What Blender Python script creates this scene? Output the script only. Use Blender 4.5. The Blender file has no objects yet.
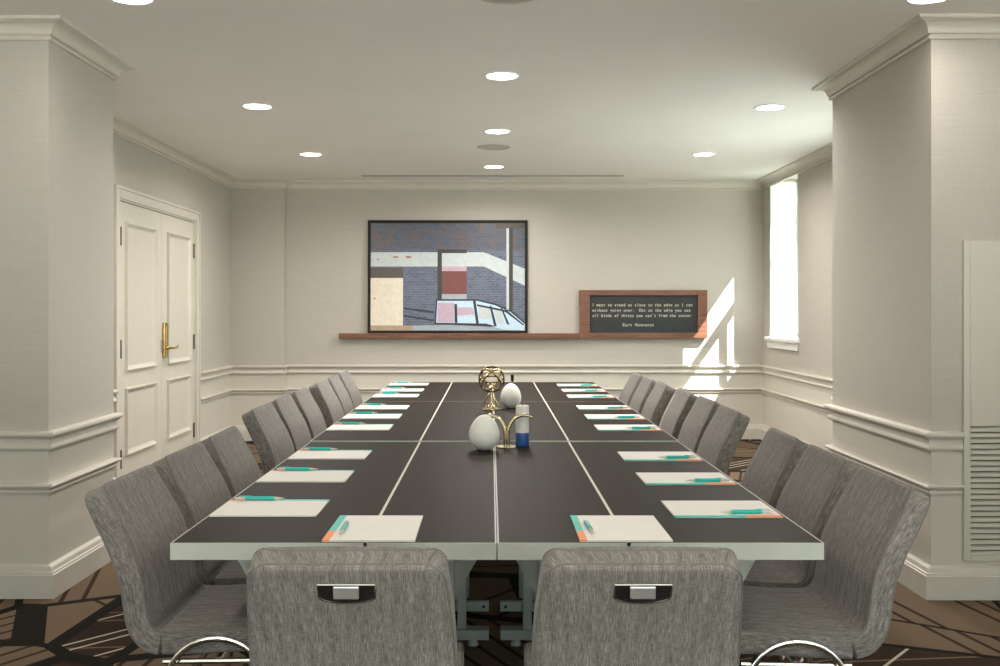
import bpy, bmesh, math, random
from mathutils import Vector, Matrix
random.seed(7)
C = bpy.context.scene.collection
PI = math.pi

# ------------------------------------------------------------------ camera, world, sun, exposure
CAM_Z = 1.277
cd = bpy.data.cameras.new('camera'); cam = bpy.data.objects.new('camera', cd); C.objects.link(cam)
cam.location = (0, 0, CAM_Z); cam.rotation_euler = (PI/2, 0, 0)
cd.sensor_width = 36; cd.lens = 35.64; cd.shift_x = 0.009; cd.shift_y = -0.022
cd.clip_start = 0.05; cd.clip_end = 200
sc = bpy.context.scene; sc.camera = cam
sc.view_settings.view_transform = 'Standard'; sc.view_settings.look = 'None'
sc.view_settings.gamma = 1.0; sc.view_settings.use_curve_mapping = False
sc.view_settings.exposure = 0.78
sc.cycles.max_bounces = 14; sc.cycles.diffuse_bounces = 8; sc.cycles.glossy_bounces = 5
sc.cycles.sample_clamp_indirect = 6.0; sc.cycles.caustics_reflective = False; sc.cycles.caustics_refractive = False

world = bpy.data.worlds.new('sky'); sc.world = world; world.use_nodes = True
bgn = world.node_tree.nodes['Background']
SKY, LOWER_GLOW = 2.2, 8.0                              # open sky above the horizon, stronger glow below it added to lift the ceiling
wt = world.node_tree
wc = wt.nodes.new('ShaderNodeTexCoord'); wz = wt.nodes.new('ShaderNodeSeparateXYZ'); wm = wt.nodes.new('ShaderNodeMapRange'); wr = wt.nodes.new('ShaderNodeMix')
wr.data_type = 'RGBA'
wm.inputs[1].default_value = -.04; wm.inputs[2].default_value = .04
wr.inputs[6].default_value = (1.0*LOWER_GLOW, .95*LOWER_GLOW, .93*LOWER_GLOW, 1); wr.inputs[7].default_value = (.74*SKY, .93*SKY, 1.0*SKY, 1)
wt.links.new(wc.outputs['Generated'], wz.inputs[0]); wt.links.new(wz.outputs[2], wm.inputs[0]); wt.links.new(wm.outputs[0], wr.inputs[0]); wt.links.new(wr.outputs[2], bgn.inputs[0])
bgn.inputs[1].default_value = 1.0

sd = bpy.data.lights.new('sun', 'SUN'); sd.energy = 22; sd.angle = 0.009; sd.color = (1, .985, .96)
sun = bpy.data.objects.new('sun', sd); C.objects.link(sun)
sun.location = (8, 4, 9)
sun.rotation_euler = Vector((-1.14, 1, -1.65)).to_track_quat('-Z', 'Y').to_euler()

LAMP_W = 13.5
LAMP_COL = (1, .93, .88)

# ------------------------------------------------------------------ helpers
def tag(o, label, cat, group=None, kind=None):
    o['label'] = label; o['category'] = cat
    if group: o['group'] = group
    if kind: o['kind'] = kind
    return o

class MB:
    def __init__(s): s.bm = bmesh.new()
    def box(s, a, b, mi=0):
        x0, y0, z0 = a; x1, y1, z1 = b
        v = [s.bm.verts.new(p) for p in ((x0,y0,z0),(x1,y0,z0),(x1,y1,z0),(x0,y1,z0),(x0,y0,z1),(x1,y0,z1),(x1,y1,z1),(x0,y1,z1))]
        for f in ((0,3,2,1),(4,5,6,7),(0,1,5,4),(1,2,6,5),(2,3,7,6),(3,0,4,7)):
            s.bm.faces.new([v[i] for i in f]).material_index = mi
        return s
    def poly(s, pts, mi=0):
        s.bm.faces.new([s.bm.verts.new(p) for p in pts]).material_index = mi; return s
    def prism(s, pts, off, mi=0):
        off = Vector(off); a = [s.bm.verts.new(p) for p in pts]; b = [s.bm.verts.new(Vector(p)+off) for p in pts]
        n = len(pts)
        s.bm.faces.new(a[::-1]).material_index = mi; s.bm.faces.new(b).material_index = mi
        for i in range(n): s.bm.faces.new((a[i], a[(i+1)%n], b[(i+1)%n], b[i])).material_index = mi
        return s
    def rings(s, rings, closed=False, caps=True, mi=0):
        R = [[s.bm.verts.new(p) for p in r] for r in rings]; n = len(R[0])
        m = len(R)
        for i in range(m if closed else m-1):
            A, B = R[i], R[(i+1)%m]
            for j in range(n):
                s.bm.faces.new((A[j], A[(j+1)%n], B[(j+1)%n], B[j])).material_index = mi
        if caps and not closed:
            s.bm.faces.new(R[0][::-1]).material_index = mi; s.bm.faces.new(R[-1]).material_index = mi
        return s
    def tube(s, pts, r, n=10, closed=False, rx=None, mi=0, side=None):
        """round tube (or flat bar: rx = half width along `side`)"""
        P = [Vector(p) for p in pts]; m = len(P); rings = []
        prev = None
        for i in range(m):
            if closed: t = P[(i+1)%m]-P[i-1]
            else: t = P[min(i+1,m-1)]-P[max(i-1,0)]
            t.normalize()
            if side is not None: a = Vector(side)
            elif prev is None: a = t.orthogonal()
            else: a = prev
            a = (a - t*a.dot(t)).normalized(); b = t.cross(a); prev = a
            rr = r[i] if isinstance(r, (list, tuple)) else r
            if rx is None:
                rings.append([P[i]+a*(rr*math.cos(2*PI*k/n))+b*(rr*math.sin(2*PI*k/n)) for k in range(n)])
            else:
                rings.append([P[i]+a*(rx*ca)+b*(rr*sb) for ca, sb in ((-1,-.6),(-.9,-1),(.9,-1),(1,-.6),(1,.6),(.9,1),(-.9,1),(-1,.6))])
        return s.rings(rings, closed=closed, mi=mi)
    def lathe(s, prof, c=(0,0,0), n=32, axis='z', mi=0):
        rings = []
        for r, h in prof:
            r = max(r, 1e-4)
            if axis == 'z': rings.append([(c[0]+r*math.cos(2*PI*k/n), c[1]+r*math.sin(2*PI*k/n), c[2]+h) for k in range(n)])
            elif axis == 'y': rings.append([(c[0]+r*math.cos(2*PI*k/n), c[1]+h, c[2]+r*math.sin(2*PI*k/n)) for k in range(n)])
            else: rings.append([(c[0]+h, c[1]+r*math.cos(2*PI*k/n), c[2]+r*math.sin(2*PI*k/n)) for k in range(n)])
        return s.rings(rings, mi=mi)
    def build(s, name, mats, parent=None, bevel=0, smooth=False, seg=2, loc=None, angle=35):
        bmesh.ops.recalc_face_normals(s.bm, faces=s.bm.faces)
        me = bpy.data.meshes.new(name); s.bm.to_mesh(me); s.bm.free()
        for m in (mats if isinstance(mats, (list, tuple)) else [mats]): me.materials.append(m)
        o = bpy.data.objects.new(name, me); C.objects.link(o)
        if smooth:
            me.polygons.foreach_set('use_smooth', [True]*len(me.polygons))
            if smooth != 'all': me.set_sharp_from_angle(angle=math.radians(angle))
        if bevel:
            md = o.modifiers.new('bevel', 'BEVEL'); md.width = bevel; md.segments = seg; md.limit_method = 'ANGLE'; md.angle_limit = math.radians(40)
            md.harden_normals = False
        if parent: o.parent = parent
        if loc: o.location = loc
        return o

def empty(name, loc=(0,0,0), rz=0):
    o = bpy.data.objects.new(name, None); C.objects.link(o); o.location = loc; o.rotation_euler = (0,0,rz)
    o.empty_display_size = .1
    return o
def copy_tree(o, parent=None):
    c = o.copy(); C.objects.link(c); c.parent = parent
    for ch in list(o.children): copy_tree(ch, c)
    return c
def struct(o, label, cat): return tag(o, label, cat, kind='structure')

# ------------------------------------------------------------------ materials
class NT:
    def __init__(s, name):
        s.m = bpy.data.materials.new(name); s.m.use_nodes = True; s.t = s.m.node_tree
        s.p = s.t.nodes['Principled BSDF']
    def n(s, typ, **kw):
        n = s.t.nodes.new(typ)
        for k, v in kw.items(): setattr(n, k, v)
        return n
    def put(s, sock, v):
        if isinstance(v, bpy.types.NodeSocket): s.t.links.new(v, sock)
        else: sock.default_value = v
    def math(s, op, a, b=None, c=None):
        n = s.n('ShaderNodeMath', operation=op); s.put(n.inputs[0], a)
        if b is not None: s.put(n.inputs[1], b)
        if c is not None: s.put(n.inputs[2], c)
        return n.outputs[0]
    def mix(s, f, a, b):
        n = s.n('ShaderNodeMix', data_type='RGBA'); s.put(n.inputs[0], f); s.put(n.inputs[6], a); s.put(n.inputs[7], b); return n.outputs[2]
    def obj(s): return s.n('ShaderNodeTexCoord').outputs['Object']
    def uv(s): return s.n('ShaderNodeTexCoord').outputs['UV']
    def scale(s, v, sc_, rot=(0,0,0), loc=(0,0,0)):
        n = s.n('ShaderNodeMapping'); s.put(n.inputs[0], v); n.inputs['Scale'].default_value = sc_; n.inputs['Rotation'].default_value = rot; n.inputs['Location'].default_value = loc; return n.outputs[0]
    def noise(s, v, sc_=5, det=3, rough=.5):
        n = s.n('ShaderNodeTexNoise'); s.put(n.inputs['Vector'], v); n.inputs['Scale'].default_value = sc_; n.inputs['Detail'].default_value = det; n.inputs['Roughness'].default_value = rough; return n.outputs['Fac']
    def ramp(s, f, stops):
        n = s.n('ShaderNodeValToRGB'); s.put(n.inputs[0], f); e = n.color_ramp.elements
        while len(e) < len(stops): e.new(.5)
        for el, (p, c) in zip(e, stops): el.position = p; el.color = (*c, 1) if len(c) == 3 else c
        return n.outputs[0]
    def step(s, a, lo, hi):
        n = s.n('ShaderNodeMapRange', interpolation_type='SMOOTHSTEP'); s.put(n.inputs[0], a); n.inputs[1].default_value = lo; n.inputs[2].default_value = hi; return n.outputs[0]
    def bump(s, h, st=.2, dist=.002):
        n = s.n('ShaderNodeBump'); n.inputs['Strength'].default_value = st; n.inputs['Distance'].default_value = dist; s.put(n.inputs['Height'], h)
        s.t.links.new(n.outputs[0], s.p.inputs['Normal'])
    def base(s, c): s.put(s.p.inputs['Base Color'], c if isinstance(c, bpy.types.NodeSocket) else (*c, 1)); return s
    def set(s, **kw):
        for k, v in kw.items(): s.put(s.p.inputs[k.replace('_', ' ')], v)
        return s

def simple(name, c, rough=.5, metal=0, var=.05, sc_=12, **kw):
    t = NT(name)
    f = t.noise(t.obj(), sc_, 3)
    lo = tuple(x*(1-var) for x in c); hi = tuple(min(1, x*(1+var)) for x in c)
    t.base(t.ramp(f, [(.3, lo), (.7, hi)])); t.set(Roughness=rough, Metallic=metal, **kw)
    return t.m

PAINT = (.62, .59, .52)
def wall_mat(name, paper, paint=PAINT, split=.70):
    """wallpaper with a linen weave above the chair rail, painted panelling below"""
    t = NT(name); o = t.obj()
    xyz = t.n('ShaderNodeSeparateXYZ'); t.put(xyz.inputs[0], o)
    w1 = t.noise(t.scale(o, (6, 6, 260)), 1.0, 3, .6)
    w2 = t.noise(t.scale(o, (240, 240, 14)), 1.0, 2, .5)
    wv = t.math('ADD', t.math('MULTIPLY', w1, .65), t.math('MULTIPLY', w2, .35))
    pc = t.ramp(wv, [(.3, tuple(x*.93 for x in paper)), (.7, tuple(min(1, x*1.06) for x in paper))])
    up = t.math('GREATER_THAN', xyz.outputs[2], split)
    t.base(t.mix(up, (*paint, 1), pc))
    t.set(Roughness=t.math('ADD', .45, t.math('MULTIPLY', up, .4)))
    t.bump(t.math('MULTIPLY', wv, up), .12, .001)
    return t.m

M = {}
M['wall'] = wall_mat('wallpaper_and_paint', (.49, .462, .408))
M['paint'] = simple('cream_trim_paint', PAINT, .42, var=.02)
M['door'] = simple('cream_door_paint', (.62, .59, .51), .4, var=.02)
M['ceiling'] = simple('ceiling_paint', (.86, .845, .81), .9, var=.015, sc_=2)
M['white'] = simple('white_enamel', (.8, .8, .78), .4, var=.01)
M['window_paint'] = simple('white_window_paint', (.8, .81, .79), .45, var=.01)

def carpet():
    t = NT('patterned_carpet'); o = t.obj()
    # warp, then large angular patches with black bands between them
    vo = t.scale(o, (1.9, 1.5, 1), rot=(0, 0, .5), loc=(9.1, 9.7, 0))
    v1 = t.n('ShaderNodeTexVoronoi', feature='F1'); t.put(v1.inputs['Vector'], vo); v1.inputs['Scale'].default_value = 1.0
    ve = t.n('ShaderNodeTexVoronoi', feature='DISTANCE_TO_EDGE'); t.put(ve.inputs['Vector'], vo); ve.inputs['Scale'].default_value = 1.0
    rnd = t.n('ShaderNodeSeparateColor'); t.put(rnd.inputs[0], v1.outputs['Color'])
    r, g, b = rnd.outputs
    bw = t.math('ADD', .014, t.math('MULTIPLY', r, .06))
    band = t.math('LESS_THAN', ve.outputs['Distance'], bw)
    xyz = t.n('ShaderNodeSeparateXYZ'); t.put(xyz.inputs[0], o); x, y = xyz.outputs[0], xyz.outputs[1]
    def stripes(ang, freq, width, gate_sc, gate):
        cs, sn = t.math('COSINE', ang), t.math('SINE', ang)
        u = t.math('ADD', t.math('MULTIPLY', x, cs), t.math('MULTIPLY', y, sn))
        q = t.math('MULTIPLY', u, freq); fr = t.math('FRACT', q); idx = t.math('FLOOR', q)
        wn = t.n('ShaderNodeTexWhiteNoise', noise_dimensions='1D'); t.put(wn.inputs['W'], t.math('ADD', idx, t.math('MULTIPLY', g, 37.0)))
        on = t.math('GREATER_THAN', wn.outputs['Value'], gate)
        return t.math('MULTIPLY', t.math('LESS_THAN', fr, width), on)
    angA = t.math('MULTIPLY', r, 6.28)
    sA = stripes(angA, 11.0, .22, 1, .35)
    sB = stripes(t.math('ADD', angA, 1.25), 15.0, .17, 1, .5)
    light = t.math('GREATER_THAN', b, .42)
    pile = t.noise(o, 420, 2)
    taupe = t.ramp(pile, [(.25, (.105, .072, .046)), (.75, (.215, .155, .105))])
    dark = t.ramp(pile, [(.25, (.020, .013, .009)), (.75, (.058, .036, .024))])
    black = t.ramp(pile, [(.25, (.007, .006, .005)), (.75, (.022, .019, .016))])
    cream = t.ramp(pile, [(.25, (.34, .29, .22)), (.75, (.72, .65, .53))])
    cellL = t.mix(sA, taupe, dark)
    cellD = t.mix(stripes(t.math('ADD', angA, .5), 9.0, .12, 1, .45), dark, taupe)
    cellD = t.mix(sB, cellD, cream)
    col = t.mix(light, cellD, cellL)
    col = t.mix(band, col, black)
    t.base(col); t.set(Roughness=1.0, Specular_IOR_Level=.1); t.bump(pile, .5, .004)
    return t.m
M['carpet'] = carpet()

def fabric():
    t = NT('grey_melange_upholstery'); u = t.uv(); o = t.obj()
    a = t.noise(t.scale(u, (520, 38, 1)), 1.0, 4, .65)
    b = t.noise(t.scale(u, (60, 700, 1)), 1.0, 2, .5)
    c = t.noise(t.scale(u, (70, 6, 1)), 1.0, 3, .6)
    f = t.math('ADD', t.math('ADD', t.math('MULTIPLY', a, .55), t.math('MULTIPLY', b, .2)), t.math('MULTIPLY', c, .25))
    t.base(t.ramp(f, [(.34, (.055, .049, .044)), (.48, (.172, .156, .141)), (.56, (.258, .237, .216)), (.68, (.42, .39, .36))]))
    t.set(Roughness=.95, Specular_IOR_Level=.15, Sheen_Weight=.15, Sheen_Roughness=.5)
    t.bump(f, .35, .002)
    return t.m
M['fabric'] = fabric()
M['piping'] = simple('grey_piping', (.17, .157, .145), .9, var=.2, sc_=300)
M['chrome'] = simple('polished_chrome', (.78, .78, .76), .12, metal=1, var=.01)
M['satin'] = simple('satin_chrome', (.72, .72, .72), .3, metal=1, var=.0)
M['black'] = simple('black_plastic', (.012, .012, .012), .35, var=.1)
def tabletop():
    t = NT('dark_table_laminate'); o = t.obj()
    f = t.noise(t.scale(o, (90, 3, 1)), 1.0, 3)
    t.base(t.ramp(f, [(.3, (.0175, .0130, .0092)), (.7, (.026, .0195, .0143))]))
    t.set(Roughness=t.math('ADD', .46, t.math('MULTIPLY', f, .1)), Specular_IOR_Level=.05)
    return t.m
M['table'] = tabletop()
M['alu'] = simple('pale_aluminium_edge', (.44, .455, .405), .45, metal=0, var=.04, sc_=30)
M['inlay'] = simple('pale_inlay', (.66, .63, .54), .45, var=.03)
M['leg'] = simple('grey_green_steel', (.42, .45, .41), .45, metal=.3, var=.04)
M['brass'] = simple('polished_brass', (.62, .45, .20), .22, metal=1, var=.08)
M['pale_brass'] = simple('pale_champagne_brass', (.66, .55, .34), .2, metal=1, var=.05)
M['paper'] = simple('notepad_paper', (.80, .77, .72), .7, var=.015)
M['teal'] = simple('teal_print', (.03, .50, .42), .45, var=.03)
M['orange'] = simple('orange_print', (.85, .26, .07), .5, var=.03)
M['pen'] = simple('teal_pen_plastic', (.015, .47, .43), .3, var=.03)
M['pen_clear'] = simple('pale_pen_tip', (.62, .55, .47), .3, var=.03)
M['egg'] = simple('matte_white_egg', (.87, .85, .79), .6, var=.02, sc_=60)
M['blue'] = simple('blue_wax', (.015, .085, .30), .4, var=.06)
M['wax'] = simple('white_wax', (.78, .75, .69), .5, var=.02)
M['grey'] = simple('grey_mesh', (.5, .485, .44), .7, var=.05, sc_=80)
M['darkslot'] = simple('dark_slot', (.06, .058, .05), .8, var=.05)
M['hinge'] = simple('antique_nickel', (.20, .17, .13), .4, metal=.8, var=.1)
def walnut():
    t = NT('walnut_wood'); o = t.obj()
    f = t.noise(t.scale(o, (2.2, 30, 30)), 1.6, 5, .6)
    t.base(t.ramp(f, [(.25, (.085, .030, .015)), (.5, (.165, .064, .033)), (.75, (.25, .11, .058))]))
    t.set(Roughness=.4); t.bump(f, .1, .001); return t.m
M['walnut'] = walnut()
M['frame'] = simple('black_frame_wood', (.018, .016, .014), .6, var=.15, Specular_IOR_Level=.2)
M['slate'] = simple('dark_letter_panel', (.017, .021, .022), .55, var=.15)
M['letter'] = simple('cream_lettering', (.52, .48, .37), .6, var=.02)
def lamp():
    t = NT('lamp_lens'); t.base((.9, .88, .82)); t.set(Emission_Color=(1, .94, .84, 1), Emission_Strength=9.0); return t.m
M['lens'] = lamp()
def glass():
    m = bpy.data.materials.new('clear_window_glass'); m.use_nodes = True; t = m.node_tree
    for n in list(t.nodes): t.nodes.remove(n)
    out = t.nodes.new('ShaderNodeOutputMaterial'); mx = t.nodes.new('ShaderNodeMixShader'); tr = t.nodes.new('ShaderNodeBsdfTransparent'); gl = t.nodes.new('ShaderNodeBsdfGlossy')
    mx.inputs[0].default_value = .05; gl.inputs['Roughness'].default_value = .02
    tr.inputs[0].default_value = (.95, .98, .96, 1)
    t.links.new(tr.outputs[0], mx.inputs[1]); t.links.new(gl.outputs[0], mx.inputs[2]); t.links.new(mx.outputs[0], out.inputs[0])
    return m
M['glass'] = glass()

# ------------------------------------------------------------------ room shell
CEIL = 2.575
LW, RW, BW, PW = -2.58, 2.72, 9.90, 9.78           # left wall, right wall, back wall, pilaster face
LC, RC = -1.98, 1.961                              # inner faces of the two piers
LC0, LC1, RC0, RC1 = 4.43, 5.19, 4.41, 5.685       # pier front / back
NL, NR, REAR = -3.6, 3.6, -2.6
DY0, DYM, DY1, DH = 6.86, 7.78, 8.65, 2.06         # double door
WY0, WY1, WZ0, WZ1 = 8.77, 9.65, 1.02, 2.56        # window

struct(MB().box((NL-.1, REAR-.1, -.1), (NR+.1, BW+.3, 0)).build('floor', M['carpet']), 'dark brown carpet with angular black bands, taupe patches and cream stripes', 'floor')
m = MB().box((NL-.1, REAR-.1, CEIL), (NR+.1, RC1, CEIL+.12)).box((NL-.1, RC1, CEIL), (RW+.36, BW+.3, CEIL+.12))
struct(m.build('ceiling', M['ceiling']), 'smooth off-white plaster ceiling with recessed lights', 'ceiling')
m = MB().box((NL-.1, BW, 0), (RW+.36, BW+.3, CEIL)).box((LW, PW, 0), (-2.045, BW, CEIL))
struct(m.build('wall_back', M['wall']), 'far beige wall with a shallow pilaster at its left end', 'wall')
m = MB().box((LW-.25, LC1, 0), (LW, DY0, CEIL)).box((LW-.25, DY1, 0), (LW, BW, CEIL)).box((LW-.25, DY0, DH), (LW, DY1, CEIL)).box((LW-.25, DY0, 0), (LW-.09, DY1, DH))
struct(m.build('wall_left', M['wall']), 'left beige wall around the double door', 'wall')
VY0, VY1, VZ0, VZ1 = 5.85, 7.75, .60, 2.15            # added unseen window in the recess behind the right pier
m = MB().box((RW, RC1, 0), (RW+.36, VY0, CEIL)).box((RW, VY1, 0), (RW+.36, WY0, CEIL)).box((RW, VY0, 0), (RW+.36, VY1, VZ0)).box((RW, VY0, VZ1), (RW+.36, VY1, CEIL))
m.box((RW, WY1, 0), (RW+.36, BW, CEIL)).box((RW, WY0, 0), (RW+.36, WY1, WZ0)).box((RW, WY0, WZ1), (RW+.36, WY1, CEIL))
struct(m.build('wall_right', M['wall']), 'right beige wall around the sunlit window', 'wall')
struct(MB().box((NL, LC0, 0), (LC, LC1, CEIL)).build('wall_left_pier', M['wall']), 'wide beige pier at the left foreground', 'pier')
struct(MB().box((RC, RC0, 0), (NR, RC1, CEIL)).build('wall_right_pier', M['wall']), 'wide beige pier with louvred panel at the right foreground', 'pier')
struct(MB().box((NL-.1, REAR, 0), (NL, LC1, CEIL)).build('wall_left_near', M['wall']), 'left wall of the near end of the room', 'wall')
SW0, SW1 = -2.3, -.35
struct(MB().box((NR, REAR, 0), (NR+.1, SW0, CEIL)).box((NR, SW1, 0), (NR+.1, RC1, CEIL)).box((NR, SW0, 0), (NR+.1, SW1, .5)).box((NR, SW0, 2.45), (NR+.1, SW1, CEIL)).build('wall_right_near', M['wall']), 'right wall of the near end of the room', 'wall')
# rear wall behind the camera, two unseen windows added to light the room
RWIN = [(-2.9, -.5), (.5, 2.9)]
m = MB().box((NL-.1, REAR-.2, 0), (RWIN[0][0], REAR, CEIL)).box((RWIN[0][1], REAR-.2, 0), (RWIN[1][0], REAR, CEIL)).box((RWIN[1][1], REAR-.2, 0), (NR+.1, REAR, CEIL))
for a, b in RWIN: m.box((a, REAR-.2, 0), (b, REAR, .2)).box((a, REAR-.2, 2.1), (b, REAR, CEIL))
struct(m.build('wall_rear', M['wall']), 'rear wall behind the camera with two added windows', 'wall')

def portal(name, loc, sx, sy, rot):
    l = bpy.data.lights.new(name, 'AREA'); l.shape = 'RECTANGLE'; l.size = sx; l.size_y = sy; l.cycles.is_portal = True
    o = bpy.data.objects.new(name, l); C.objects.link(o); o.location = loc; o.rotation_euler = rot
for i, (a, b) in enumerate(RWIN):
    w = MB()
    for x in (a, (a+b)/2-.02, b-.05): w.box((x, REAR-.14, .2), (x+.05, REAR-.08, 2.1))
    for z in (.2, 1.5, 2.05): w.box((a, REAR-.14, z), (b, REAR-.08, z+.05))
    o = w.build('window_%d' % (i+2), M['window_paint']); struct(o, 'added unseen rear window lighting the room, %s one' % ('left' if i == 0 else 'right'), 'window')
    MB().box((a, REAR-.115, .2), (b, REAR-.11, 2.1)).build('window_pane', M['glass'], o)
    portal('window_portal', ((a+b)/2, REAR-.21, 1.15), b-a, 1.9, (PI/2, 0, 0))

w = MB()  # unseen side window, added to bring light in from the right
for y in (SW0, (SW0+SW1)/2-.025, SW1-.05): w.box((NR+.03, y, .5), (NR+.08, y+.05, 2.45))
for z in (.5, 1.75, 2.40): w.box((NR+.03, SW0, z), (NR+.08, SW1, z+.05))
o = struct(w.build('window_4', M['window_paint']), 'added unseen window at the right behind the camera, for side light', 'window')
MB().box((NR+.053, SW0, .5), (NR+.057, SW1, 2.45)).build('window_pane', M['glass'], o)
portal('window_portal', (NR+.11, (SW0+SW1)/2, 1.475), 1.95, 1.95, (0, PI/2, 0))

# --- window on the right wall (deep reveal, transom and mullion)
w = MB()
w.box((2.985, WY0, WZ0), (3.045, 8.92, WZ1)).box((2.985, 9.61, WZ0), (3.045, WY1, WZ1)).box((2.985, WY0, 2.535), (3.045, WY1, WZ1)).box((2.985, WY0, WZ0), (3.045, WY1, 1.06))
win = struct(w.build('window_1', M['window_paint'], bevel=.004), 'tall window in a deep sunlit reveal on the right wall', 'window')
MB().box((2.985, 9.275, 1.06), (3.045, 9.305, 2.12)).build('mullion', M['window_paint'], win)
MB().box((2.985, 8.92, 2.12), (3.045, 9.61, 2.175)).build('transom', M['window_paint'], win)
MB().box((3.013, 8.92, 1.06), (3.017, 9.61, 2.535)).build('window_pane', M['glass'], win)
m = MB().box((RW-.045, WY0-.05, WZ0-.03), (2.985, WY1+.05, WZ0+.004)).box((RW-.022, WY0-.03, WZ0-.10), (RW, WY1+.03, WZ0-.03))
m.build('window_sill', M['window_paint'], win, bevel=.006)
m = MB()                                            # slim painted liner round the reveal
m.box((RW+.002, WY1-.008, WZ0+.004), (2.984, WY1+.010, WZ1-.03)).box((RW+.002, WY0-.010, WZ0+.004), (2.984, WY0+.008, WZ1-.03))
m.build('reveal_lining', M['window_paint'], win)
portal('window_portal', (3.10, (WY0+WY1)/2, (WZ0+WZ1)/2), .85, 1.48, (0, PI/2, 0))

# --- unseen second window added on the right wall, its shade spreading sun as fill
w = MB()
w.box((2.95, VY0, VZ0), (3.01, VY0+.06, VZ1)).box((2.95, VY1-.06, VZ0), (3.01, VY1, VZ1)).box((2.95, VY0+.06, VZ1-.06), (3.01, VY1-.06, VZ1)).box((2.95, VY0+.06, VZ0), (3.01, VY1-.06, VZ0+.06))
w2 = struct(w.build('window_5', M['window_paint']), 'added unseen window with a white fill shade, behind the right pier', 'window')
MB().box((2.978, VY0+.06, VZ0+.06), (2.982, VY1-.06, VZ1-.06)).build('window_pane', M['glass'], w2)
MB().box((RW-.045, VY0-.05, VZ0-.03), (2.95, VY1+.05, VZ0+.004)).build('window_sill', M['window_paint'], w2, bevel=.006)
def shade_mat():
    m = bpy.data.materials.new('fill_shade_cloth'); m.use_nodes = True; t = m.node_tree; t.nodes.remove(t.nodes['Principled BSDF']); out = t.nodes['Material Output']
    a = t.nodes.new('ShaderNodeBsdfTranslucent'); b = t.nodes.new('ShaderNodeBsdfDiffuse'); mx = t.nodes.new('ShaderNodeMixShader'); n = t.nodes.new('ShaderNodeTexNoise'); r = t.nodes.new('ShaderNodeMapRange')
    n.inputs['Scale'].default_value = 300; r.inputs[3].default_value = .76; r.inputs[4].default_value = .84
    a.inputs[0].default_value = (.93, .95, .95, 1); b.inputs[0].default_value = (.9, .9, .88, 1)
    t.links.new(n.outputs[0], r.inputs[0]); t.links.new(r.outputs[0], mx.inputs[0]); t.links.new(b.outputs[0], mx.inputs[1]); t.links.new(a.outputs[0], mx.inputs[2]); t.links.new(mx.outputs[0], out.inputs[0]); return m
sh = MB().poly([(2.90, VY0+.01, VZ0+.02), (2.90, VY1-.01, VZ0+.02), (2.90, VY1-.01, VZ1-.04), (2.90, VY0+.01, VZ1-.04)]).build('fill_shade', shade_mat(), w2)
MB().lathe([(.02, VY0+.01), (.022, VY0+.012), (.022, VY1-.012), (.02, VY1-.01)], (2.90, 0, VZ1-.03), 16, axis='y').build('shade_roller', M['window_paint'], w2)
MB().box((2.893, VY0+.01, VZ0+.008), (2.907, VY1-.01, VZ0+.03)).build('hem_bar', M['window_paint'], w2)

# --- unseen dark ground outside the right wall, added to cut glow from below
struct(MB().box((RW+.5, 2.0, -.6), (30, 40, -.4)).build('ground', simple('added_dark_ground', (.055, .075, .035), .95, var=.3, sc_=3)), 'unseen dark ground added outside the right windows to cut upward light', 'ground')

# --- mouldings swept along the walls with mitred corners (the room lies to the right of the path)
PATH = [(NL, LC0), (LC, LC0), (LC, LC1), (LW, LC1), (LW, PW), (-2.045, PW), (-2.045, BW), (RW, BW), (RW, RC1), (RC, RC1), (RC, RC0), (NR, RC0)]
def offsets(path):
    out = []
    P = [Vector(p) for p in path]
    for i in range(len(P)):
        ns = []
        if i > 0: d = (P[i]-P[i-1]).normalized(); ns.append(Vector((d.y, -d.x)))
        if i < len(P)-1: d = (P[i+1]-P[i]).normalized(); ns.append(Vector((d.y, -d.x)))
        if len(ns) == 1: out.append(ns[0])
        else: s_ = ns[0]+ns[1]; out.append(s_ * (2/s_.length_squared) )
    return out
OFF = offsets(PATH)
def sweep(i0, i1, prof, cuts=None):
    """mitred moulding along PATH[i0..i1]; cuts: {segment: [(t0, t1)]} spans along Y to keep on that segment"""
    m = MB()
    for i in range(i0, i1):
        a, b = Vector(PATH[i]), Vector(PATH[i+1])
        spans = [(None, None)] if not cuts or i not in cuts else cuts[i]
        for s0, s1 in spans:
            d = (b-a).normalized(); n = Vector((d.y, -d.x))
            A, oa = (a, OFF[i]) if s0 is None else (a + d*(s0-a.dot(d)), n)
            B, ob = (b, OFF[i+1]) if s1 is None else (a + d*(s1-a.dot(d)), n)
            ra = [(A.x+oa.x*p, A.y+oa.y*p, z) for p, z in prof]; rb = [(B.x+ob.x*p, B.y+ob.y*p, z) for p, z in prof]
            m.rings([ra, rb])
    return m
def arc(c, r, a0, a1, n=5): return [(c[0]+r*math.cos(math.radians(a0+(a1-a0)*k/n)), c[1]+r*math.sin(math.radians(a0+(a1-a0)*k/n))) for k in range(n+1)]
zc = CEIL
crown = [(-.002, zc-.088), (.014, zc-.088), (.018, zc-.080), (.014, zc-.072), (.008, zc-.070), (.008, zc-.066), (.020, zc-.066), (.022, zc-.061)] + arc((.066, zc-.060), .042, 180, 90, 6) + [(.070, zc-.020), (.070, zc-.017), (.084, zc-.017), (.090, zc-.013), (.090, zc), (-.002, zc)]
rail = [(-.002, .655), (.016, .655), (.022, .660), (.024, .668), (.020, .676), (.015, .682), (.014, .695), (.019, .707), (.030, .715), (.036, .718), (.040, .726), (.038, .736), (.030, .740), (-.002, .741)]
lowm = [(-.002, .462), (.014, .462), (.016, .470), (.013, .476), (.018, .484), (.030, .490), (.034, .498), (.028, .506), (-.002, .507)]
base = [(-.002, 0), (.040, 0), (.040, .104), (.034, .107), (.034, .114), (.027, .118), (.026, .126), (.022, .136), (.012, .142), (-.002, .143)]
DC = {3: [(None, 6.765), (8.735, None)]}
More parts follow.
